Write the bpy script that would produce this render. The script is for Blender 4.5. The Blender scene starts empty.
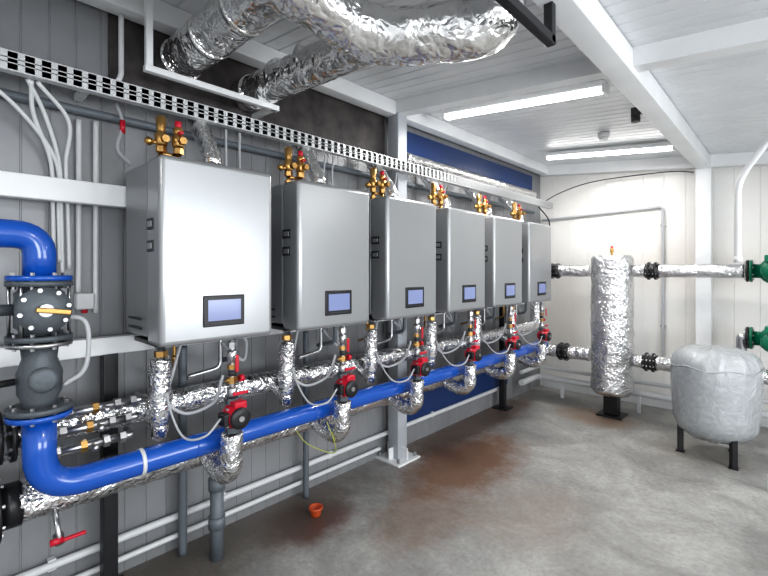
import bpy, math, random
from mathutils import Vector, Matrix, noise
random.seed(7)
V=Vector
# ------------------------------------------------------------------ materials
def newmat(name):
    m=bpy.data.materials.new(name); m.use_nodes=True
    nt=m.node_tree; return m,nt,nt.nodes['Principled BSDF']
def mat(name,col,rough=.5,metal=0,bump=0,bscale=30,coat=0,emit=None,es=1,var=0,vscale=4):
    m,nt,b=newmat(name)
    b.inputs['Base Color'].default_value=(*col,1)
    b.inputs['Roughness'].default_value=rough
    b.inputs['Metallic'].default_value=metal
    b.inputs['Coat Weight'].default_value=coat
    tc=nt.nodes.new('ShaderNodeTexCoord')
    if bump:
        n=nt.nodes.new('ShaderNodeTexNoise'); n.inputs['Scale'].default_value=bscale; n.inputs['Detail'].default_value=4
        bp=nt.nodes.new('ShaderNodeBump'); bp.inputs['Strength'].default_value=bump; bp.inputs['Distance'].default_value=.01
        nt.links.new(tc.outputs['Object'],n.inputs['Vector'])
        nt.links.new(n.outputs['Fac'],bp.inputs['Height']); nt.links.new(bp.outputs['Normal'],b.inputs['Normal'])
    if var:
        n=nt.nodes.new('ShaderNodeTexNoise'); n.inputs['Scale'].default_value=vscale; n.inputs['Detail'].default_value=5
        r=nt.nodes.new('ShaderNodeValToRGB')
        r.color_ramp.elements[0].position=.3; r.color_ramp.elements[1].position=.7
        r.color_ramp.elements[0].color=(*[c*(1-var) for c in col],1)
        r.color_ramp.elements[1].color=(*[min(1,c*(1+var)) for c in col],1)
        nt.links.new(tc.outputs['Object'],n.inputs['Vector'])
        nt.links.new(n.outputs['Fac'],r.inputs['Fac']); nt.links.new(r.outputs['Color'],b.inputs['Base Color'])
    if emit:
        b.inputs['Emission Color'].default_value=(*emit,1); b.inputs['Emission Strength'].default_value=es
    return m
def foilmat(name,col=(.86,.86,.87),rough=.17,scale=30,strength=.55):
    m,nt,b=newmat(name)
    b.inputs['Metallic'].default_value=1; b.inputs['Roughness'].default_value=rough
    tc=nt.nodes.new('ShaderNodeTexCoord')
    d=nt.nodes.new('ShaderNodeTexNoise'); d.inputs['Scale'].default_value=scale*.3; d.inputs['Detail'].default_value=2
    mx=nt.nodes.new('ShaderNodeMixRGB'); mx.blend_type='ADD'; mx.inputs[0].default_value=.12
    v=nt.nodes.new('ShaderNodeTexVoronoi'); v.inputs['Scale'].default_value=scale; v.feature='DISTANCE_TO_EDGE'
    v2=nt.nodes.new('ShaderNodeTexVoronoi'); v2.inputs['Scale'].default_value=scale*.55; v2.feature='F1'
    a=nt.nodes.new('ShaderNodeMath'); a.operation='MULTIPLY_ADD'; a.inputs[1].default_value=.8
    bp=nt.nodes.new('ShaderNodeBump'); bp.inputs['Strength'].default_value=strength; bp.inputs['Distance'].default_value=.02
    L=nt.links.new
    L(tc.outputs['Object'],d.inputs['Vector']); L(tc.outputs['Object'],mx.inputs[1]); L(d.outputs['Color'],mx.inputs[2])
    L(mx.outputs[0],v.inputs['Vector']); L(mx.outputs[0],v2.inputs['Vector'])
    L(v.outputs['Distance'],a.inputs[0]); L(v2.outputs['Distance'],a.inputs[2])
    L(a.outputs[0],bp.inputs['Height']); L(bp.outputs['Normal'],b.inputs['Normal'])
    b.inputs['Base Color'].default_value=(*col,1)
    return m
FOIL=foilmat('aluminium_foil',(.82,.82,.83),.2,42,.5)
FOILB=foilmat('aluminium_foil_duct',(.86,.855,.85),.18,26,.42)
BOILER=mat('boiler_satin_grey',(.37,.38,.39),.31,.55)
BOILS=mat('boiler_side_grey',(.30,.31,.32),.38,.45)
DARK=mat('dark_plastic',(.03,.03,.035),.45)
BLACK=mat('black_paint',(.012,.012,.014),.4)
LCD=mat('lcd_screen',(.15,.18,.30),.15,emit=(.26,.31,.58),es=.35)
BLUE=mat('blue_pipe_paint',(.007,.085,.42),.24,0,.05,8,coat=.4)
BLUEF=mat('blue_film',(.010,.035,.13),.4,0,.2,10)
RED=mat('red_pump_paint',(.50,.008,.03),.35)
BRASS=mat('brass',(.55,.33,.12),.3,1)
STEEL=mat('steel',(.5,.5,.51),.3,1)
CAST=mat('cast_iron_grey',(.10,.115,.13),.5,.3,.2,60)
GREEN=mat('green_pump_paint',(.0,.16,.085),.35)
WHITE=mat('white_painted_steel',(.78,.79,.80),.4,0,var=.04)
COLM=mat('grey_primed_steel',(.40,.42,.45),.45,0,var=.1)
PVC=mat('white_pvc',(.66,.67,.68),.4)
GREYP=mat('grey_pvc',(.13,.15,.17),.45)
CABLE=mat('grey_hose',(.42,.43,.45),.45)
ORANGE=mat('orange_plastic',(.50,.08,.02),.5)
TRAY=mat('galvanised_tray',(.60,.61,.62),.4,.35)
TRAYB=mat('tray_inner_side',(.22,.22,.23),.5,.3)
CEIL=mat('ceiling_panel_white',(.70,.715,.735),.3,0,var=.05)
GW=mat('wall_panel_grey',(.26,.265,.275),.38,.15,var=.14,vscale=1.6)
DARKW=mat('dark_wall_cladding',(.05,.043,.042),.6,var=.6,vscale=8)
LIGHT=mat('led_tube_diffuser',(1,1,1),.4,emit=(1,.98,.95),es=9)
YEL=mat('yellow_wire',(.4,.42,.1),.5)
def wallw():
    m,nt,b=newmat('wall_panel_white'); L=nt.links.new
    tc=nt.nodes.new('ShaderNodeTexCoord')
    n=nt.nodes.new('ShaderNodeTexNoise'); n.inputs['Scale'].default_value=1.1; n.inputs['Detail'].default_value=4
    r=nt.nodes.new('ShaderNodeValToRGB'); r.color_ramp.elements[0].position=.35; r.color_ramp.elements[1].position=.62
    r.color_ramp.elements[0].color=(.70,.675,.64,1); r.color_ramp.elements[1].color=(.77,.765,.75,1)
    L(tc.outputs['Object'],n.inputs['Vector']); L(n.outputs['Fac'],r.inputs['Fac']); L(r.outputs['Color'],b.inputs['Base Color'])
    b.inputs['Roughness'].default_value=.28
    return m
WW=wallw()
def floormat():
    m,nt,b=newmat('concrete_floor'); L=nt.links.new; N=nt.nodes.new
    tc=N('ShaderNodeTexCoord')
    n=N('ShaderNodeTexNoise'); n.inputs['Scale'].default_value=1.8; n.inputs['Detail'].default_value=10; n.inputs['Roughness'].default_value=.7; n.inputs['Distortion'].default_value=.5
    r=N('ShaderNodeValToRGB'); r.color_ramp.elements[0].position=.34; r.color_ramp.elements[1].position=.66
    r.color_ramp.elements[0].color=(.175,.172,.165,1); r.color_ramp.elements[1].color=(.37,.366,.352,1)
    L(tc.outputs['Object'],n.inputs['Vector']); L(n.outputs['Fac'],r.inputs['Fac'])
    n2=N('ShaderNodeTexNoise'); n2.inputs['Scale'].default_value=34; n2.inputs['Detail'].default_value=6; n2.inputs['Roughness'].default_value=.7
    L(tc.outputs['Object'],n2.inputs['Vector'])
    mx0=N('ShaderNodeMixRGB'); mx0.blend_type='OVERLAY'; mx0.inputs[0].default_value=.5
    L(r.outputs['Color'],mx0.inputs[1]); L(n2.outputs['Fac'],mx0.inputs[2])
    prev=mx0.outputs[0]
    nd=N('ShaderNodeTexNoise'); nd.inputs['Scale'].default_value=3.5; nd.inputs['Detail'].default_value=9; nd.inputs['Roughness'].default_value=.75
    L(tc.outputs['Object'],nd.inputs['Vector'])
    st=[(-1.90,2.95,.55,1.05,(.14,.062,.026),.85),(-2.12,1.6,.32,.45,(.08,.022,.012),.85),(-1.5,4.75,.6,.42,(.2,.11,.055),.6),
        (-2.3,1.3,.42,1.5,(.09,.07,.055),.7),(-2.3,3.8,.35,1.8,(.10,.055,.035),.75),(-.6,4.4,.55,.45,(.17,.15,.12),.5),(-1.65,2.2,.4,.7,(.16,.09,.05),.5),
        (-2.2,.7,.45,.8,(.10,.09,.075),.5),(-1.2,2.6,.5,.7,(.2,.145,.1),.35)]
    for (x,y,rx,ry,c,s) in st:
        mp=N('ShaderNodeMapping'); mp.vector_type='TEXTURE'
        mp.inputs['Location'].default_value=(x,y,0); mp.inputs['Scale'].default_value=(rx,ry,1)
        g=N('ShaderNodeTexGradient'); g.gradient_type='SPHERICAL'
        L(tc.outputs['Object'],mp.inputs['Vector']); L(mp.outputs[0],g.inputs['Vector'])
        a=N('ShaderNodeMath'); a.operation='MULTIPLY_ADD'; a.inputs[1].default_value=2.2
        k=N('ShaderNodeMath'); k.operation='MULTIPLY_ADD'; k.inputs[1].default_value=2.8; k.inputs[2].default_value=-1.7
        L(nd.outputs['Fac'],k.inputs[0]); L(g.outputs['Fac'],a.inputs[0]); L(k.outputs[0],a.inputs[2])
        g2=N('ShaderNodeMath'); g2.operation='MULTIPLY'; g2.use_clamp=True
        g3=N('ShaderNodeMath'); g3.operation='MULTIPLY'; g3.inputs[1].default_value=2.5; g3.use_clamp=True
        L(g.outputs['Fac'],g3.inputs[0])
        cl=N('ShaderNodeClamp'); L(a.outputs[0],cl.inputs[0])
        L(cl.outputs[0],g2.inputs[0]); L(g3.outputs[0],g2.inputs[1])
        f=N('ShaderNodeMath'); f.operation='MULTIPLY'; f.inputs[1].default_value=s; L(g2.outputs[0],f.inputs[0])
        mx=N('ShaderNodeMixRGB'); mx.inputs[2].default_value=(*c,1); L(f.outputs[0],mx.inputs[0]); L(prev,mx.inputs[1]); prev=mx.outputs[0]
    L(prev,b.inputs['Base Color'])
    bp=N('ShaderNodeBump'); bp.inputs['Strength'].default_value=.3; bp.inputs['Distance'].default_value=.01
    L(n2.outputs['Fac'],bp.inputs['Height']); L(bp.outputs['Normal'],b.inputs['Normal'])
    rr=N('ShaderNodeMapRange'); rr.inputs[3].default_value=.3; rr.inputs[4].default_value=.6
    L(n.outputs['Fac'],rr.inputs[0]); L(rr.outputs[0],b.inputs['Roughness'])
    return m
FLOOR=floormat()
def wrapmat():
    m,nt,b=newmat('plastic_wrapped_vessel'); L=nt.links.new; N=nt.nodes.new
    tc=N('ShaderNodeTexCoord'); n=N('ShaderNodeTexNoise'); n.inputs['Scale'].default_value=10; n.inputs['Detail'].default_value=5; n.inputs['Distortion'].default_value=2.5
    r=N('ShaderNodeValToRGB'); r.color_ramp.elements[0].position=.4; r.color_ramp.elements[1].position=.75
    r.color_ramp.elements[0].color=(.34,.36,.375,1); r.color_ramp.elements[1].color=(.42,.44,.455,1)
    bp=N('ShaderNodeBump'); bp.inputs['Strength'].default_value=.8; bp.inputs['Distance'].default_value=.03
    L(tc.outputs['Object'],n.inputs['Vector']); L(n.outputs['Fac'],r.inputs['Fac']); L(r.outputs['Color'],b.inputs['Base Color'])
    L(n.outputs['Fac'],bp.inputs['Height']); L(bp.outputs['Normal'],b.inputs['Coat Normal'])
    b.inputs['Roughness'].default_value=.4; b.inputs['Coat Weight'].default_value=1; b.inputs['Coat Roughness'].default_value=.08; b.inputs['Coat IOR'].default_value=1.7
    return m
WRAP=wrapmat()

# ------------------------------------------------------------------ builder
def frame(d):
    d=d.normalized(); a=V((0,0,1)) if abs(d.z)<.9 else V((0,1,0))
    u=a.cross(d).normalized(); return u,d.cross(u).normalized()
class Bd:
    def __init__(s): s.v=[];s.f=[];s.m=[];s.sm=[];s.mats=[]
    def mi(s,m):
        if m not in s.mats: s.mats.append(m)
        return s.mats.index(m)
    def face(s,idx,mi,sm): s.f.append(idx);s.m.append(mi);s.sm.append(sm)
    def box(s,c,size,m,bev=0,rot=None):
        mi=s.mi(m); c=V(c); hx,hy,hz=[a/2 for a in size]; b=min(bev,hx*.99,hy*.99,hz*.99)
        if b<=0:
            n=len(s.v)
            for x in(-hx,hx):
                for y in(-hy,hy):
                    for z in(-hz,hz):
                        p=V((x,y,z)); 
                        if rot: p=rot@p
                        s.v.append(p+c)
            for q in((0,1,3,2),(4,6,7,5),(0,4,5,1),(2,3,7,6),(0,2,6,4),(1,5,7,3)): s.face([n+i for i in q],mi,False)
            return
        import bmesh
        bm=bmesh.new(); bmesh.ops.create_cube(bm,size=1)
        for v in bm.verts: v.co=V((v.co.x*size[0],v.co.y*size[1],v.co.z*size[2]))
        bmesh.ops.bevel(bm,geom=list(bm.edges),offset=b,segments=4,profile=.5,affect='EDGES')
        n=len(s.v); bm.verts.index_update()
        for v in bm.verts:
            p=v.co.copy()
            if rot: p=rot@p
            s.v.append(p+c)
        for f in bm.faces:
            s.face([n+v.index for v in f.verts],mi,f.calc_area()<max(size)**2*.04)
        bm.free()
    def rings(s,rings,m,smooth=True,closed=False,caps=True):
        mi=s.mi(m); n=len(s.v); k=len(rings[0]); R=len(rings)
        for r in rings: s.v.extend(r)
        for i in range(R if closed else R-1):
            a=n+i*k; b=n+((i+1)%R)*k
            for j in range(k):
                j2=(j+1)%k; s.face([a+j,a+j2,b+j2,b+j],mi,smooth)
        if caps and not closed:
            s.face([n+j for j in range(k)][::-1],mi,False); s.face([n+(R-1)*k+j for j in range(k)],mi,False)
    def cyl(s,p0,p1,r,m,seg=20,r2=None,smooth=True,caps=True):
        p0=V(p0);p1=V(p1); u,w=frame(p1-p0); r2=r if r2 is None else r2
        R=[]
        for p,rr in((p0,r),(p1,r2)):
            R.append([p+u*math.cos(2*math.pi*j/seg)*rr+w*math.sin(2*math.pi*j/seg)*rr for j in range(seg)])
        s.rings(R,m,smooth,caps=caps)
    def lathe(s,o,d,prof,m,seg=28,smooth=True):
        o=V(o); d=V(d).normalized(); u,w=frame(d)
        R=[[o+d*h+(u*math.cos(2*math.pi*j/seg)+w*math.sin(2*math.pi*j/seg))*max(r,.0004) for j in range(seg)] for h,r in prof]
        s.rings(R,m,smooth)
    def path(s,pts,bend,step=.03):
        pts=[V(p) for p in pts]; out=[pts[0]]
        for i in range(1,len(pts)-1):
            a,b,c=pts[i-1],pts[i],pts[i+1]
            d1=(a-b);d2=(c-b); L=min(bend,d1.length*.49,d2.length*.49)
            q0=b+d1.normalized()*L; q1=b+d2.normalized()*L
            for t in range(9):
                t/=8; out.append(q0*(1-t)**2+b*2*t*(1-t)*1.0+q1*t*t)
        out.append(pts[-1])
        res=[out[0]]
        for a,b in zip(out,out[1:]):
            L=(b-a).length
            if L<1e-5: continue
            n=max(1,int(L/step))
            for i in range(1,n+1): res.append(a.lerp(b,i/n))
        return res
    def sweep(s,c,r,m,seg=16,jit=0,smooth=True,rf=None):
        t=[ (c[min(i+1,len(c)-1)]-c[max(i-1,0)]).normalized() for i in range(len(c))]
        u,w=frame(t[0]); R=[]
        for i,p in enumerate(c):
            u=(u-t[i]*u.dot(t[i])).normalized(); w=t[i].cross(u)
            ring=[]
            for j in range(seg):
                a=2*math.pi*j/seg; rr=rf(i,len(c)) if rf else r
                if jit:
                    q=p+(u*math.cos(a)+w*math.sin(a))*r
                    rr*=1+jit*.35*(random.random()-.5)+jit*1.3*noise.noise(q*26)+jit*.8*noise.noise(q*9)
                ring.append(p+u*math.cos(a)*rr+w*math.sin(a)*rr)
            R.append(ring)
        s.rings(R,m,smooth)
    def tube(s,pts,r,m,bend=.06,seg=14,jit=0,step=.03,smooth=True): s.sweep(s.path(pts,bend,step),r,m,seg,jit,smooth)
    def foil(s,pts,r,bend=.08,m=None,jit=.07,step=.02,seg=24): s.sweep(s.path(pts,bend,step),r,m or FOIL,seg,jit,True)
    def hose(s,pts,r,m,seg=8,n=10):
        P=[V(p) for p in pts]; P=[P[0]*2-P[1]]+P+[P[-1]*2-P[-2]]; out=[]
        for i in range(1,len(P)-2):
            for k in range(n):
                t=k/n; a,b,c,d=P[i-1],P[i],P[i+1],P[i+2]
                out.append(.5*((2*b)+(c-a)*t+(2*a-5*b+4*c-d)*t*t+(3*b-a-3*c+d)*t**3))
        out.append(P[-2]); s.sweep(out,r,m,seg)
    def flange(s,c,d,r,m,th=.016,bolts=8,bm=None,br=.007):
        c=V(c);d=V(d).normalized(); s.cyl(c-d*th/2,c+d*th/2,r,m,28)
        u,w=frame(d)
        for i in range(bolts):
            a=2*math.pi*(i+.5)/bolts; q=c+(u*math.cos(a)+w*math.sin(a))*r*.82
            s.cyl(q-d*(th/2+.01),q+d*(th/2+.01),br,bm or STEEL,6,smooth=False)
    def hexn(s,p0,p1,r,m): s.cyl(p0,p1,r,m,6,smooth=False)
    def sphere(s,c,r,m,sc=(1,1,1),seg=16):
        c=V(c); R=[]
        for i in range(1,10):
            ph=math.pi*i/10
            R.append([c+V((math.sin(ph)*math.cos(2*math.pi*j/seg)*r*sc[0],math.sin(ph)*math.sin(2*math.pi*j/seg)*r*sc[1],-math.cos(ph)*r*sc[2])) for j in range(seg)])
        s.rings(R,m)
    def mesh(s,name):
        me=bpy.data.meshes.new(name); me.from_pydata([tuple(v) for v in s.v],[],s.f)
        for m in s.mats: me.materials.append(m)
        me.polygons.foreach_set('material_index',s.m); me.polygons.foreach_set('use_smooth',s.sm); me.update(); return me
    def obj(s,name,loc=(0,0,0)):
        o=bpy.data.objects.new(name,s.mesh(name)); bpy.context.collection.objects.link(o); o.location=loc; return o
def inst(me,name,loc):
    o=bpy.data.objects.new(name,me); bpy.context.collection.objects.link(o); o.location=loc; return o
def ribbed(name,o,U,LU,Vd,LV,N,sp,gw,gd,m):
    """ribbed sheet: ribs run along Vd, repeat along U; N = inward normal"""
    o=V(o);U=V(U);Vd=V(Vd);N=V(N); b=Bd(); mi=b.mi(m); prof=[];x=0
    while x<LU:
        e=min(x+sp-gw,LU); prof+= [(x,0),(e,0)]
        if e<LU: prof+=[(min(e+gw*.3,LU),-gd),(min(e+gw*.7,LU),-gd)]
        x+=sp
    for (a,h) in prof:
        b.v.append(o+U*a+N*h); b.v.append(o+U*a+Vd*LV+N*h)
    for i in range(len(prof)-1): b.face([2*i,2*i+1,2*i+3,2*i+2],mi,False)
    n=len(b.v)
    for a,c in((0,0),(LU,0),(LU,LV),(0,LV)): b.v.append(o+U*a+Vd*c-N*.06)
    b.face([n,n+1,n+2,n+3],mi,False)
    return b.obj(name)

H=1.5; WX=-2.44; FY=5.59; RX=2.6; BY=-2.2
def cz(x): return 2.86-.1*(x-WX)
# ------------------------------------------------------------------ room
b=Bd(); b.box(((WX+RX)/2,(BY+FY)/2,-.05),(RX-WX+.1,FY-BY+.1,.1),FLOOR); b.obj('floor')
ribbed('wall_left',(WX,BY,0),(0,1,0),FY-BY,(0,0,1),2.87,(1,0,0),.10,.010,.0035,GW)
ribbed('wall_far',(WX,FY,0),(1,0,0),RX-WX,(0,0,1),2.9,(0,-1,0),.2,.010,.005,WW)
cd=V((1,0,-.1)); 
ribbed('ceiling',(WX,BY,2.86),(0,1,0),FY-BY,cd,RX-WX,(-.0995,0,-.995),.1,.016,.006,CEIL)
b=Bd(); b.box(((WX+RX)/2,BY-.05,1.45),(RX-WX,.1,2.9),WHITE); b.obj('wall_back')
b=Bd(); added_wins=[(-1.2,.4),(1.6,3.6)]  # unseen openings added in the right wall to bring in fill light
ys=[BY]+[v for w_ in added_wins for v in w_]+[FY]
for i in range(0,len(ys),2): b.box((RX+.05,(ys[i]+ys[i+1])/2,1.2),(.1,ys[i+1]-ys[i],2.4),WHITE)
for a,c in added_wins:
    b.box((RX+.05,(a+c)/2,.45),(.1,c-a,.9),WHITE); b.box((RX+.05,(a+c)/2,2.25),(.1,c-a,.3),WHITE)
b.obj('wall_right')
for i,(a,c) in enumerate(added_wins):
    b=Bd()
    for y in(a+.03,(a+c)/2,c-.03): b.box((RX+.05,y,1.5),(.06,.06,1.2),PVC)
    for z in(.93,2.07): b.box((RX+.05,(a+c)/2,z),(.06,c-a,.06),PVC)
    b.obj(f'added_window_{i+1}')  # unseen frame, added around each fill-light opening
b=Bd(); b.box((-1.58,FY-.02,.06),(1.6,.03,.12),PVC,.004); b.box((1.0,FY-.02,.06),(3.0,.03,.12),PVC,.004); b.obj('baseboard_far')
def slbeam(b,x0,x1,y,w,h,drop=0.0):
    n=len(b.v); mi=b.mi(WHITE)
    for x in(x0,x1):
        for yy in(y-w/2,y+w/2):
            for z in(cz(x)-drop-h,cz(x)-drop): b.v.append(V((x,yy,z)))
    for q in((0,1,3,2),(4,6,7,5),(0,4,5,1),(2,3,7,6),(0,2,6,4),(1,5,7,3)): b.face([n+i for i in q],mi,False)
b=Bd(); slbeam(b,-2.40,2.55,2.62,.10,.10); b.obj('cross_beam_1')  # cross beam under the sloping ceiling
b=Bd(); slbeam(b,-2.40,2.55,FY-.06,.1,.12); b.obj('cross_beam_2')  # cross beam along the top of the far wall
b=Bd(); b.box((-.68,(BY+FY)/2,cz(-.68)-.075),(.12,FY-BY-.04,.13),WHITE,.006); b.obj('ceiling_beam')
b=Bd(); b.box((-2.34,(BY+FY)/2,cz(-2.34)-.06),(.10,FY-BY-.04,.11),WHITE,.006); b.obj('ceiling_beam')
b=Bd(); b.box((-.68,FY-.07,1.28),(.13,.12,2.56),WHITE,.006); b.obj('steel_column')
b=Bd()
b.box((-2.32,2.62,1.38),(.11,.11,2.74),COLM,.008); b.box((-2.32,2.62,.008),(.26,.26,.016),WHITE,.003)
for dx in(-.10,.10):
    for dy in(-.10,.10): b.hexn((-2.32+dx,2.62+dy,.016),(-2.32+dx,2.62+dy,.05),.012,STEEL)
for s_ in(-1,1):
    b.box((-2.32,2.62+s_*.075,.06),(.01,.06,.09),WHITE); b.box((-2.32+s_*.075,2.62,.06),(.06,.01,.09),WHITE)
b.obj('steel_column')
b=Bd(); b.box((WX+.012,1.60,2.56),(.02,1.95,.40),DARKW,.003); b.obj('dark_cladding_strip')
b=Bd(); b.box((WX+.012,4.0,2.53),(.02,2.6,.34),BLUEF,.003); b.obj('blue_film_strip')
b=Bd(); b.box((WX+.012,3.75,.36),(.02,1.8,.34),BLUEF,.003); b.obj('blue_film_strip')
b=Bd()
b.box((-2.325,2.0,1.85),(.06,5.9,.10),WHITE,.006); b.box((-2.325,2.0,1.155),(.06,5.9,.08),WHITE,.006)
for y in(.60,4.36):
    b.box((-2.325,y,.56),(.06,.06,1.12),BLACK,.004)
    b.box((-2.325,y,.006),(.16,.16,.012),BLACK)
b.box((-2.325,-.9,.95),(.07,.07,1.9),BLACK,.004); b.box((-2.36,4.36,1.5),(.02,.06,.62),BLACK)
b.obj('boiler_mounting_frame')

# ------------------------------------------------------------------ light fixtures
def fixture(y,x0,x1,e=25):
    b=Bd(); z0=cz(x0)-.05; z1=cz(x1)-.05; L=V((x1-x0,0,z1-z0)); mid=V(((x0+x1)/2,y,(z0+z1)/2))
    rot=Matrix.Rotation(-math.atan2(z1-z0,x1-x0),3,'Y')
    b.box(mid+V((0,0,.012)),(L.length,.10,.04),WHITE,.008,rot)
    b.box(mid+V((0,0,-.02)),(L.length-.03,.07,.035),LIGHT,.016,rot)
    for s_,xx in((-1,x0),(1,x1)):
        b.box(V((xx,y,(z0 if s_<0 else z1)-.010)),(.02,.10,.07),WHITE,.006,rot)
    b.obj('fluorescent_light_fixture')
    l=bpy.data.lights.new('tube_light','AREA'); l.shape='RECTANGLE'; l.size=L.length*.95; l.size_y=.08; l.energy=e; l.color=(1,.98,.95)
    o=bpy.data.objects.new('tube_light',l); o.location=mid+V((0,0,-.06)); bpy.context.collection.objects.link(o)
for y,x0,x1 in((2.93,-2.06,-.86),(4.73,-1.98,-.80),(1.0,.2,1.4),(-1.0,-1.5,-.3),(3.5,.5,1.7)): fixture(y,x0,x1)  # the ones after the first pair are unseen, added for fill light

# ------------------------------------------------------------------ boilers
Y0=[.645+.66*i for i in range(6)]
b=Bd(); W=.515; HT=.775
b.box((.145,W/2,HT/2+.01),(.29,W-.012,HT-.03),BOILS,.012)
b.box((.2925,W/2,HT/2),(.012,W-.03,HT-.03),DARK)
b.box((.367,W/2,HT/2),(.146,W,HT),BOILER,.022)
b.box((.4405,.268,.134),(.010,.19,.135),BLACK,.008)
b.box((.4465,.268,.137),(.003,.150,.090),LCD)
b.box((.4465,.268,.080),(.004,.13,.006),DARK)
for s_,y in((-1,-.001),(1,W+.001)):
    for z in(.50,.41):
        b.box((.34,y,z),(.07,.006,.048),DARK,.012); b.box((.34,y+s_*.003,z),(.045,.004,.024),BOILER,.008)
    for z in(.06,.10): b.box((.15,y,z),(.16,.003,.01),DARK)
b.box((.17,W/2,-.004),(.26,W-.06,.02),DARK,.004)
b.cyl((.22,.08,-.03),(.22,.08,.0),.022,STEEL); b.cyl((.15,.42,-.03),(.15,.42,0),.014,STEEL)
b.cyl((.17,.345,HT-.01),(.17,.345,HT+.026),.065,DARK,24)
me=b.mesh('gas_boiler')
for y in Y0: inst(me,'gas_boiler',(-2.265,y,1.193))

b=Bd()
for dx,dy,h in((0,0,.21),(.02,.065,.17)):
    b.cyl((dx,dy,0),(dx,dy,.05),.011,BRASS,14)
    b.hexn((dx,dy,.005),(dx,dy,.025),.02,BRASS); b.hexn((dx,dy,.05),(dx,dy,.075),.022,BRASS)
    b.lathe((dx,dy,.075),(0,0,1),[(0,.016),(.01,.026),(.05,.027),(.06,.018),(.07,.018),(h-.085,.022),(h-.075,.012)],BRASS)
    b.cyl((dx,dy,.1),(dx+.05,dy,.1),.011,BRASS,12); b.hexn((dx+.04,dy,.1),(dx+.06,dy,.1),.017,BRASS)
b.cyl((.0,-.04,.09),(0,0,.09),.008,BRASS); b.sphere((0,-.05,.09),.018,BRASS)
b.cyl((.02,.065,.165),(.02,.065,.195),.014,RED,12)
b.box((.045,.065,.14),(.03,.02,.012),RED,.003)
b.tube([(0,0,.045),(0,.065,.045)],.009,BRASS,.01)
me=b.mesh('brass_safety_valve_group')
for y in Y0: inst(me,'brass_safety_valve_group',(-2.02,y+.075,1.969))
b=Bd()
b.foil([(0,0,0),(0,0,.07),(-.25,0,.37)],.046,.06,FOILB,.06,.014,20)
b.cyl((0,0,-.0),(0,0,.03),.051,STEEL,22)
me=b.mesh('boiler_flue_pipe')
for y in Y0: inst(me,'boiler_flue_pipe',(-2.10,y+.345,1.996))

b=Bd()
b.cyl((0,0,1.16),(0,0,1.10),.018,STEEL); b.hexn((0,0,1.12),(0,0,1.145),.028,BRASS)
b.foil([(0,0,1.11),(0,0,.80),(-.16,0,.87)],.045,.08,FOIL,.12,.014,20)
b.foil([(-.02,0,.84),(.0,0,.80),(-.02,0,.77)],.035,.03,FOIL,.1,.014,18)
me=b.mesh('insulated_flow_pipe')
for y in Y0: inst(me,'insulated_flow_pipe',(-2.05,y+.085,0))

b=Bd()
b.tube([(.0,0,1.19),(0,0,.93)],.012,STEEL,.01)
b.hexn((0,0,1.155),(0,0,1.18),.022,STEEL)
b.lathe((0,0,1.09),(0,0,1),[(0,.014),(.01,.022),(.045,.022),(.055,.014)],STEEL)
b.cyl((0,0,1.115),(.04,0,1.115),.008,STEEL); b.box((.045,0,1.09),(.008,.016,.075),RED,.003)
b.hexn((0,0,1.06),(0,0,1.08),.021,BRASS); b.cyl((0,0,1.03),(0,0,1.055),.017,DARK)
b.hexn((0,0,.995),(0,0,1.025),.020,BRASS)
b.cyl((0,-.03,1.01),(0,.04,1.01),.009,BRASS); b.cyl((0,.035,1.01),(0,.055,1.01),.016,RED)
b.lathe((0,0,.93),(0,0,1),[(0,.018),(.012,.023),(.04,.023),(.05,.014)],STEEL)
b.cyl((0,0,.955),(.035,0,.955),.007,STEEL); b.box((.04,.02,.955),(.008,.075,.014),RED,.003)
b.hexn((0,0,.905),(0,0,.93),.032,CAST); b.hexn((0,0,.775),(0,0,.80),.032,CAST)
b.lathe((0,0,.795),(0,0,1),[(0,.022),(.02,.026),(.04,.045),(.075,.045),(.095,.026),(.115,.022)],RED)
b.lathe((-.02,0,.853),(1,0,0),[(0,.03),(.01,.05),(.035,.054),(.045,.050),(.09,.048),(.1,.04)],RED,28)
b.lathe((.065,0,.853),(1,0,0),[(0,.047),(.012,.048),(.02,.04),(.021,.02)],BLACK,28)
for k in range(8):
    a=k*math.pi/4; b.cyl((.02,math.cos(a)*.053,.853+math.sin(a)*.053),(.035,math.cos(a)*.053,.853+math.sin(a)*.053),.006,STEEL,6)
b.box((.035,.01,.905),(.06,.06,.035),RED,.008); b.box((.035,-.055,.853),(.06,.03,.055),BLACK,.006)
b.cyl((.08,0,.853),(.09,0,.853),.012,STEEL)
b.hose([(.035,-.07,.86),(.03,-.14,.80),(-.05,-.2,.80),(-.16,-.22,.95),(-.2,-.2,1.12)],.005,CABLE)
me=b.mesh('circulation_pump')
for y in Y0: inst(me,'circulation_pump',(-1.845,y+.315,0))
b=Bd()
b.foil([(0,0,.77),(0,0,.60),(-.10,0,.555),(-.22,0,.60)],.048,.09,FOIL,.13,.014,20)
me=b.mesh('insulated_return_pipe')
for y in Y0: inst(me,'insulated_return_pipe',(-1.845,y+.315,0))
b=Bd()
b.hose([(-.05,.20,1.19),(-.02,.14,1.02),(.02,.10,.93),(.06,.17,.86),(.12,.27,.90),(.17,.28,1.0),(.17,.29,1.03)],.0075,CABLE)
b.hose([(-.1,.42,1.13),(-.08,.46,1.08),(-.12,.55,1.02),(-.18,.6,1.1),(-.2,.58,1.14)],.009,CABLE)
b.tube([(-.12,.42,1.165),(-.12,.42,1.0),(-.12,.25,.98)],.011,STEEL,.04)
b.tube([(-.15,.2,1.18),(-.15,.2,1.03),(-.24,.2,1.0)],.008,BRASS,.03)
b.cyl((-.15,.2,1.06),(-.15,.2,1.09),.014,BRASS,6)
b.tube([(-.03,.46,1.18),(-.03,.46,1.06),(-.2,.46,1.02)],.013,GREYP,.04)
me=b.mesh('flexible_hose_set')
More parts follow.
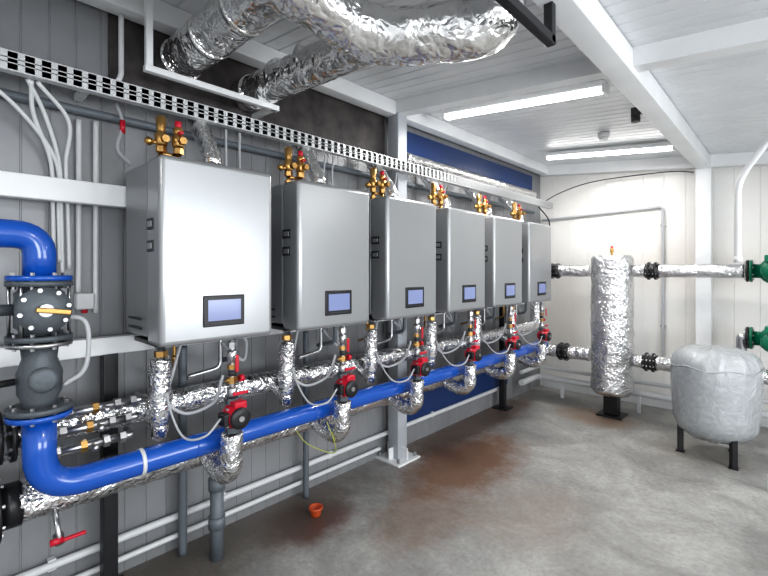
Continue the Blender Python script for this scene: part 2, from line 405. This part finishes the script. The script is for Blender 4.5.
for y in Y0: inst(me,'flexible_hose_set',(-2.05,y,0))

# ------------------------------------------------------------------ headers
b=Bd()
b.foil([(-2.165,.25,.612),(-2.165,4.88,.612)],.078,.1,FOIL,.07,.02,26)
b.cyl((-2.165,.20,.612),(-2.165,.26,.612),.082,BLACK,28); b.flange((-2.165,.19,.612),(0,1,0),.12,BLACK)
b.flange((-2.165,.15,.612),(0,1,0),.12,BLACK); b.cyl((-2.165,-1.6,.612),(-2.165,.15,.612),.065,GREYP)
for y in(.9,1.7,2.5,3.3,4.1): b.cyl((-2.165,y,.612),(-2.165,y+.04,.612),.0815,FOILB,28)
b.cyl((-2.14,.36,.575),(-2.03,.36,.48),.010,STEEL); b.hexn((-2.06,.36,.49),(-2.03,.36,.465),.018,STEEL)
b.box((-2.03,.40,.475),(.016,.09,.012),RED,.004); b.cyl((-2.03,.33,.478),(-2.03,.37,.478),.012,RED)
b.obj('insulated_return_header')
b=Bd()
b.foil([(-2.20,.25,.865),(-2.20,4.9,.865),(-2.2,4.93,1.2)],.060,.06,FOIL,.07,.02,24)
b.flange((-2.2,.24,.865),(0,1,0),.10,BLACK); b.flange((-2.2,.20,.865),(0,1,0),.10,BLACK)
b.cyl((-2.2,-1.6,.865),(-2.2,.2,.865),.05,GREYP)
b.obj('insulated_flow_header')
b=Bd()
for k,z in enumerate((.79,.865,.935)):
    y=.32+.02*k; x=-2.10
    b.cyl((x,y,z),(x,y+.28,z),.017,STEEL,16)
    for q in(.03,.12,.2,.26): b.hexn((x,y+q,z),(x,y+q+.022,z),.025,BRASS if q==.12 else STEEL)
    b.cyl((x,y+.16,z),(x+.05,y+.16,z),.009,STEEL); b.sphere((x+.055,y+.16,z),.015,STEEL)
    b.tube([(x,y+.28,z),(x,y+.31,z),(x-.08,y+.31,z)],.014,STEEL,.02)
b.obj('steel_manifold')

BX=-1.98; BYv=.2925; BZ=.706
b=Bd()
b.tube([(BX,4.62,BZ),(BX,BYv,BZ),(BX,BYv,.985)],.051,BLUE,.14,28,step=.1)
b.tube([(BX,BYv,1.475),(BX,BYv,1.63),(BX,-1.6,1.63)],.050,BLUE,.12,28,step=.1)
b.cyl((BX,4.60,BZ),(BX,4.70,BZ),.051,BLUE,28,r2=.02)
b.cyl((BX,.62,BZ),(BX,.635,BZ),.054,PVC,28)
for y in Y0: b.cyl((BX,y+.2,BZ),(BX,y+.206,BZ),.053,BLUE,28)
b.flange((BX,BYv,.985),(0,0,1),.098,BLUE,.018); b.flange((BX,BYv,1.475),(0,0,1),.098,BLUE,.018)
b.obj('blue_supply_pipe')
b=Bd()
b.flange((BX,BYv,1.008),(0,0,1),.098,CAST,.018)
b.lathe((BX,BYv,1.017),(0,0,1),[(0,.055),(.02,.052),(.05,.066),(.12,.068),(.17,.052),(.215,.056)],CAST)
b.cyl((BX,BYv,1.12),(BX+.08,BYv,1.12),.034,CAST,24)
b.lathe((BX+.07,BYv,1.12),(1,0,0),[(0,.034),(.004,.044),(.014,.044),(.018,.03),(.019,.01)],CAST)
b.flange((BX,BYv,1.24),(0,0,1),.098,STEEL,.014)
b.obj('check_valve')
b=Bd()
b.flange((BX,BYv,1.262),(0,0,1),.098,CAST,.018)
b.lathe((BX,BYv,1.272),(0,0,1),[(0,.058),(.02,.062),(.03,.074),(.15,.074),(.16,.062),(.185,.058)],CAST)
b.flange((BX,BYv,1.455),(0,0,1),.098,CAST,.018)
b.lathe((BX+.05,BYv,1.365),(1,0,0),[(0,.07),(.02,.08),(.045,.08),(.05,.058),(.052,.056),(.053,.02)],CAST,30)
for k in range(8):
    a=k*math.pi/4+.2; b.cyl((BX+.09,BYv+math.cos(a)*.069,1.365+math.sin(a)*.069),(BX+.104,BYv+math.cos(a)*.069,1.365+math.sin(a)*.069),.008,STEEL,6,smooth=False)
b.cyl((BX+.1,BYv,1.365),(BX+.125,BYv,1.365),.022,STEEL,20); b.box((BX+.13,BYv+.02,1.362),(.012,.10,.018),BRASS,.004,Matrix.Rotation(-.15,3,'X'))
for k in range(6):
    a=k*math.pi/3+.3; b.cyl((BX+math.cos(a)*.086,BYv+math.sin(a)*.086,1.25),(BX+math.cos(a)*.086,BYv+math.sin(a)*.086,1.485),.006,STEEL,8)
b.cyl((BX,BYv-.07,1.365),(BX,BYv-.17,1.365),.02,CAST); b.box((BX,BYv-.17,1.31),(.03,.03,.18),PVC,.008)
b.obj('butterfly_valve')
b=Bd()
b.lathe((BX+.02,BYv-.42,1.10),(0,1,.05),[(0,.02),(.005,.03),(.2,.03),(.22,.022),(.30,.022),(.31,.012),(.35,.012)],BLACK)
b.hose([(BX+.06,BYv+.05,1.34),(BX+.10,BYv+.12,1.31),(BX+.09,BYv+.12,1.15),(BX+.065,BYv+.06,1.09)],.008,CABLE)
b.obj('actuator_hose')

# ------------------------------------------------------------------ far pipework
PY=4.93
def coupling(b,p,d,r,m=BLACK):
    p=V(p);d=V(d)
    b.flange(p-d*.03,d,r*1.4,m,.018,8); b.flange(p+d*.03,d,r*1.4,m,.018,8); b.cyl(p-d*.06,p+d*.06,r*1.15,m,24)
b=Bd()
b.foil([(-2.2,PY,1.22),(-2.2,PY,1.5),(-1.60,PY,1.5)],.062,.1,FOIL,.07,.02,22)
b.foil([(-1.18,PY,1.5),(-.32,PY,1.5)],.062,.1,FOIL,.07,.02,22)
b.cyl((.03,PY,1.5),(1.5,PY,1.5),.06,STEEL); b.tube([(1.5,PY,1.5),(1.62,PY,1.5),(1.62,PY,0)],.06,STEEL,.08)
coupling(b,(-1.98,PY,1.5),(1,0,0),.062); coupling(b,(-1.02,PY,1.5),(1,0,0),.062)
b.obj('insulated_supply_pipe')
b=Bd()
b.foil([(-2.165,4.88,.60),(-2.0,PY,.60),(-1.60,PY,.60)],.070,.08,FOIL,.07,.02,22)
b.foil([(-1.18,PY,.60),(1.32,PY,.60)],.066,.08,FOIL,.07,.02,22)
coupling(b,(-1.88,PY,.6),(1,0,0),.07); coupling(b,(-1.04,PY,.6),(1,0,0),.066)
b.box((1.0,PY,.27),(.05,.05,.54),WHITE)
b.obj('insulated_collector_pipe')
b=Bd(); SX,SY=-1.387,PY; R=.198; rings=[]; seg=56
zz=[.23+i*.014 for i in range(103)]
for i,z in enumerate(zz):
    ring=[]; e=1
    if z<.27: e=.86+.14*(z-.23)/.04
    if z>1.62: e=1-.16*(z-1.62)/.05
    for j in range(seg):
        a=2*math.pi*j/seg; p=V((math.cos(a)*1.3,math.sin(a)*1.3,z*7))
        rr=R*e*(1+.04*noise.noise(p*2.2)+.03*noise.noise(p*5)+.010*(random.random()-.5))
        ring.append(V((SX+math.cos(a)*rr,SY+math.sin(a)*rr,z)))
    rings.append(ring)
b.rings(rings,FOIL,True)
b.box((SX,SY,.13),(.13,.13,.22),BLACK,.006); b.box((SX,SY,.008),(.24,.24,.016),BLACK,.003)
b.cyl((SX,SY,1.66),(SX,SY,1.71),.012,BRASS); b.lathe((SX,SY,1.69),(0,0,1),[(0,.012),(.01,.018),(.04,.018),(.05,.01)],BRASS); b.cyl((SX,SY,1.735),(SX,SY,1.76),.012,RED)
b.obj('hydraulic_separator')
b=Bd(); VX,VY=-.474,4.42; seg=72; rings=[]
prof=[(.13,.02),(.14,.12),(.17,.20),(.22,.255),(.28,.282),(.36,.288),(.46,.295),(.56,.30),(.64,.303),(.70,.302),(.75,.30),(.79,.29),(.825,.268),(.85,.235),(.868,.19),(.878,.13),(.885,.08),(.888,.03)]
for (z,r) in prof:
    ring=[]
    for j in range(seg):
        a=2*math.pi*j/seg; p=V((math.cos(a),math.sin(a),z*2))
        amp=.010 if z<.62 else .045
        rr=r*(1+amp*noise.noise(V((math.cos(a)*5,math.sin(a)*5,z*5)))+amp*.8*noise.noise(V((math.cos(a)*14,math.sin(a)*14,z*3))))
        ring.append(V((VX+math.cos(a)*rr,VY+math.sin(a)*rr,z+.014*noise.noise(p*6))))
    rings.append(ring)
b.rings(rings,WRAP,True)
b.sweep([V((VX+math.cos(t/40*2*math.pi)*.304,VY+math.sin(t/40*2*math.pi)*.304,.735+.012*math.sin(t))) for t in range(41)],.006,WRAP,8)
for a in(200,305,65):
    a=math.radians(a); x=VX+math.cos(a)*.235; y=VY+math.sin(a)*.235
    b.box((x,y,.125),(.04,.04,.25),BLACK,.003,Matrix.Rotation(a,3,'Z')); b.box((x,y,.005),(.06,.06,.01),BLACK)
b.obj('expansion_vessel')
def gpump(z,x):
    b=Bd()
    b.flange((x-.13,PY,z),(1,0,0),.095,BLACK,.02); b.flange((x-.105,PY,z),(1,0,0),.095,GREEN,.02)
    b.flange((x+.2,PY,z),(1,0,0),.095,GREEN,.02)
    b.cyl((x-.1,PY,z),(x+.2,PY,z),.06,GREEN,24)
    b.lathe((x+.05,PY+.05,z),(0,-1,0),[(0,.06),(.02,.105),(.10,.11),(.12,.09),(.13,.08),(.30,.08),(.32,.07),(.33,.02)],GREEN,32)
    b.box((x+.05,PY-.2,z+.1),(.12,.14,.06),GREEN,.01)
    for k in range(10): b.box((x+.05,PY-.12-.015*k,z),(.17,.004,.05),GREEN)
    return b.obj('green_circulator_pump')
gpump(1.5,-.17)
gpump(.92,-.17)
b=Bd(); b.cyl((.03,PY,.92),(1.3,PY,.92),.06,STEEL); b.tube([(1.3,PY,.92),(1.4,PY,.92),(1.4,PY,0)],.06,STEEL,.08)
b.tube([(-.30,PY,.92),(-.34,PY,.92),(-.34,PY,.67)],.04,STEEL,.03); b.obj('steel_branch_pipe')
b=Bd()
b.tube([(-2.3,4.75,.33),(-2.3,5.2,.33),(1.5,5.2,.33)],.022,PVC,.06)
b.tube([(-2.3,4.75,.21),(-2.3,5.2,.21),(1.5,5.2,.21)],.035,PVC,.06)
for x in(-2.0,-1.2,-.3,.8): b.box((x,5.2,.11),(.03,.04,.22),PVC)
b.obj('white_drain_pipe')
b=Bd()
b.tube([(-2.4,FY-.03,2.16),(-1.05,FY-.03,2.2),(-1.05,FY-.03,.5)],.013,CABLE,.05)
for z in(.9,1.5,2.0): b.box((-1.05,FY-.02,z),(.05,.04,.02),STEEL)
b.obj('wall_conduit')
b=Bd()
b.hose([(-2.3,5.2,2.30),(-2.05,5.3,2.45),(-1.7,5.46,2.56),(-1.0,5.47,2.56),(-.76,5.47,2.52)],.006,BLACK)
b.hose([(-2.3,5.2,2.30),(-2.2,5.3,2.1),(-2.28,5.4,1.8)],.008,BLACK)
b.obj('black_cable')
b=Bd()
b.box((-.84,3.55,2.64),(.05,.05,.08),BLACK); b.cyl((-.84,3.55,2.58),(-.84,3.55,2.62),.03,BLACK); b.box((-.78,3.55,2.64),(.1,.02,.02),BLACK)
b.obj('motion_sensor')
b=Bd(); b.cyl((-1.25,4.2,2.735),(-1.25,4.2,2.70),.05,PVC,24); b.cyl((-1.25,4.2,2.70),(-1.25,4.2,2.68),.035,PVC,24); b.obj('smoke_detector')
b=Bd()
b.tube([(-.285,3.85,1.58),(-.285,3.85,2.12),(-.12,3.78,2.36),(.0,3.75,2.36),(.0,3.75,2.60)],.02,PVC,.10)
b.cyl((-.285,3.85,1.56),(-.285,3.85,1.60),.024,PVC)
b.obj('white_vent_pipe')

# ------------------------------------------------------------------ ducts
b=Bd(); b.foil([(-2.42,.93,2.60),(-1.0,.93,2.60)],.102,.1,FOILB,.04,.02,40)
for x in(-2.34,-2.0,-1.7): b.cyl((x,.93,2.60),(x+.03,.93,2.60),.107,FOILB,36)
b.obj('insulated_air_duct')
b=Bd(); b.foil([(-2.42,1.34,2.555),(-1.30,1.34,2.50)],.092,.1,FOILB,.04,.02,40)
for x in(-2.34,-2.05,-1.78): b.cyl((x,1.34,2.552),(x+.03,1.34,2.550),.098,FOILB,36)
b.obj('insulated_air_duct')
b=Bd(); b.foil([(-1.33,-.9,2.55),(-1.32,1.0,2.54),(-1.29,1.27,2.46),(-.87,1.56,2.46),(-.85,1.59,2.69)],.110,.14,FOILB,.05,.018,44)
for y in(.80,.95): b.cyl((-1.32,y,2.54),(-1.32,y+.02,2.54),.116,FOILB,36)
b.obj('insulated_air_duct')
b=Bd()
b.box((-.70,1.45,2.405),(.035,.52,.035),BLACK,.003); b.box((-.70,1.69,2.50),(.035,.035,.22),BLACK,.003); b.box((-.70,1.21,2.50),(.035,.035,.22),BLACK,.003)
b.obj('black_duct_hanger')
b=Bd()
b.box((-2.2,1.07,2.445),(.035,.72,.03),WHITE,.003)
b.box((-2.2,.73,2.63),(.03,.03,.40),WHITE,.003); b.box((-2.31,1.40,2.445),(.24,.03,.03),WHITE,.003)
b.obj('duct_support_bracket')
b=Bd(); b.foil([(-2.36,2.75,2.44),(-2.36,5.2,2.44)],.05,.1,FOILB,.03,.03,20); b.obj('wall_flue_pipe')
b=Bd(); b.tube([(-2.40,-.9,2.24),(-2.40,5.3,2.24)],.02,GREYP); b.obj('gas_pipe')

# cable tray : perforated galvanised channel
b=Bd(); TX=-2.18; TZ=2.305; y0=-.8; y1=5.36; L=y1-y0; hh=.074
for z,h in((TZ+hh/2-.013,.026),(TZ,.014),(TZ-hh/2+.013,.026)): b.box((TX,(y0+y1)/2,z),(.003,L,h),TRAY)
y=y0; k=0
while y<y1:
    b.box((TX,y,TZ),(.003,.030,hh*.9),TRAY); y+=.052
b.box((TX-.02,(y0+y1)/2,TZ+hh/2),(.04,L,.003),TRAY); b.box((TX-.02,(y0+y1)/2,TZ-hh/2),(.04,L,.003),TRAY)
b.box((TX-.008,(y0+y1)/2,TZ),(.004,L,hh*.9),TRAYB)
for y in(-.5,.5,2.5,4.5): b.box((TX-.14,y,TZ),(.22,.03,.03),WHITE)
b.obj('cable_tray')
b=Bd()
for k,(ya,yb) in enumerate(((.30,.40),(.34,.43),(.42,.455),(.26,.42))):
    b.hose([(-2.215,ya-.05*k,2.26),(-2.3,ya+.02,2.15),(-2.38,yb-.01,1.98),(-2.39,yb,1.75),(-2.39,yb+.005,1.45+.03*k)],.0085,PVC)
b.obj('white_cable_bundle')
b=Bd()
for y,z0,z1 in((.568,1.30,2.21),(.50,1.40,2.20)): b.tube([(-2.415,y,z0),(-2.415,y,z1)],.012,PVC)
b.tube([(-2.36,.66,2.73),(-2.36,.66,2.42),(-2.38,.60,2.36),(-2.38,.50,2.34)],.012,PVC,.06)
b.hose([(-2.36,.64,2.3),(-2.34,.66,2.2),(-2.34,.64,2.08),(-2.36,.70,2.02)],.008,CABLE)
b.cyl((-2.34,.66,2.16),(-2.34,.66,2.22),.012,RED)
b.obj('white_conduit')
b=Bd(); b.box((-2.405,.52,1.36),(.06,.07,.075),PVC,.008); b.cyl((-2.40,.52,1.325),(-2.40,.52,1.305),.012,RED); b.obj('junction_box')
b=Bd()
for y in(1.12,1.20,1.80,1.87,2.50,3.15,3.80): b.hose([(-2.22,y,2.26),(-2.26,y+.02,2.15),(-2.24,y+.01,2.0),(-2.25,y,1.97)],.007,CABLE)
b.obj('control_cables')

b=Bd()
b.tube([(-2.405,-.9,.19),(-2.405,4.5,.19)],.018,PVC); b.tube([(-2.40,-.9,.09),(-2.40,2.5,.09)],.014,PVC)
for y in(.4,1.2,2.0,3.2): b.box((-2.42,y,.19),(.03,.03,.05),PVC)
b.obj('floor_level_conduit')
b=Bd()
b.cyl((-2.20,1.06,0),(-2.20,1.06,.40),.034,GREYP,24); b.cyl((-2.20,1.06,.16),(-2.20,1.06,.22),.042,GREYP,24); b.cyl((-2.2,1.06,.36),(-2.2,1.06,.42),.042,GREYP,24)
b.tube([(-2.2,1.06,.40),(-2.2,1.06,.53)],.02,STEEL)
b.obj('grey_drain_pipe')
b=Bd()
b.lathe((-2.14,1.66,0),(0,0,1),[(0,.028),(.012,.032),(.03,.034),(.045,.044),(.055,.044),(.055,.036),(.02,.03)],ORANGE,24); b.obj('orange_pipe_cap')
b=Bd()
b.tube([(-2.36,.95,0.0),(-2.36,.95,1.1)],.022,GREYP); b.tube([(-2.36,1.75,.0),(-2.36,1.75,1.1)],.020,GREYP)
b.obj('grey_riser_pipe')
b=Bd(); b.hose([(-1.9,1.55,.66),(-1.87,1.58,.55),(-1.9,1.6,.47),(-2.0,1.5,.52),(-2.05,1.45,.6)],.003,YEL); b.obj('earthing_wire')
b=Bd(); b.tube([(-.12,3.95,.0),(-.12,3.95,.14),(.3,3.95,.14),(.3,3.95,0)],.02,PVC,.05); b.obj('floor_pipe_loop')

# ------------------------------------------------------------------ lights & world
for a,c in added_wins:
    l=bpy.data.lights.new('added_window_fill','AREA'); l.shape='RECTANGLE'; l.size=1.1; l.size_y=c-a-.1; l.energy=66; l.color=(.95,.98,1)  # area lamp added at each unseen opening to brighten the room
    o=bpy.data.objects.new('added_window_fill',l); bpy.context.collection.objects.link(o)
    o.location=(RX-.02,(a+c)/2,1.5); o.rotation_euler=(0,math.radians(90),0)
w=bpy.data.worlds.new('sky'); bpy.context.scene.world=w; w.use_nodes=True
bg=w.node_tree.nodes['Background']; bg.inputs[0].default_value=(.75,.85,1,1); bg.inputs[1].default_value=1.0

cam=bpy.data.cameras.new('camera'); co=bpy.data.objects.new('camera',cam); bpy.context.collection.objects.link(co)
co.location=(0,0,H); co.rotation_euler=(math.radians(90),0,math.radians(43.3)); cam.lens=20.44; cam.sensor_width=36; cam.shift_y=-17/768; cam.clip_start=.02
bpy.context.scene.camera=co
vs=bpy.context.scene.view_settings; vs.view_transform='Standard'
try: vs.look='Medium High Contrast'
except Exception: pass
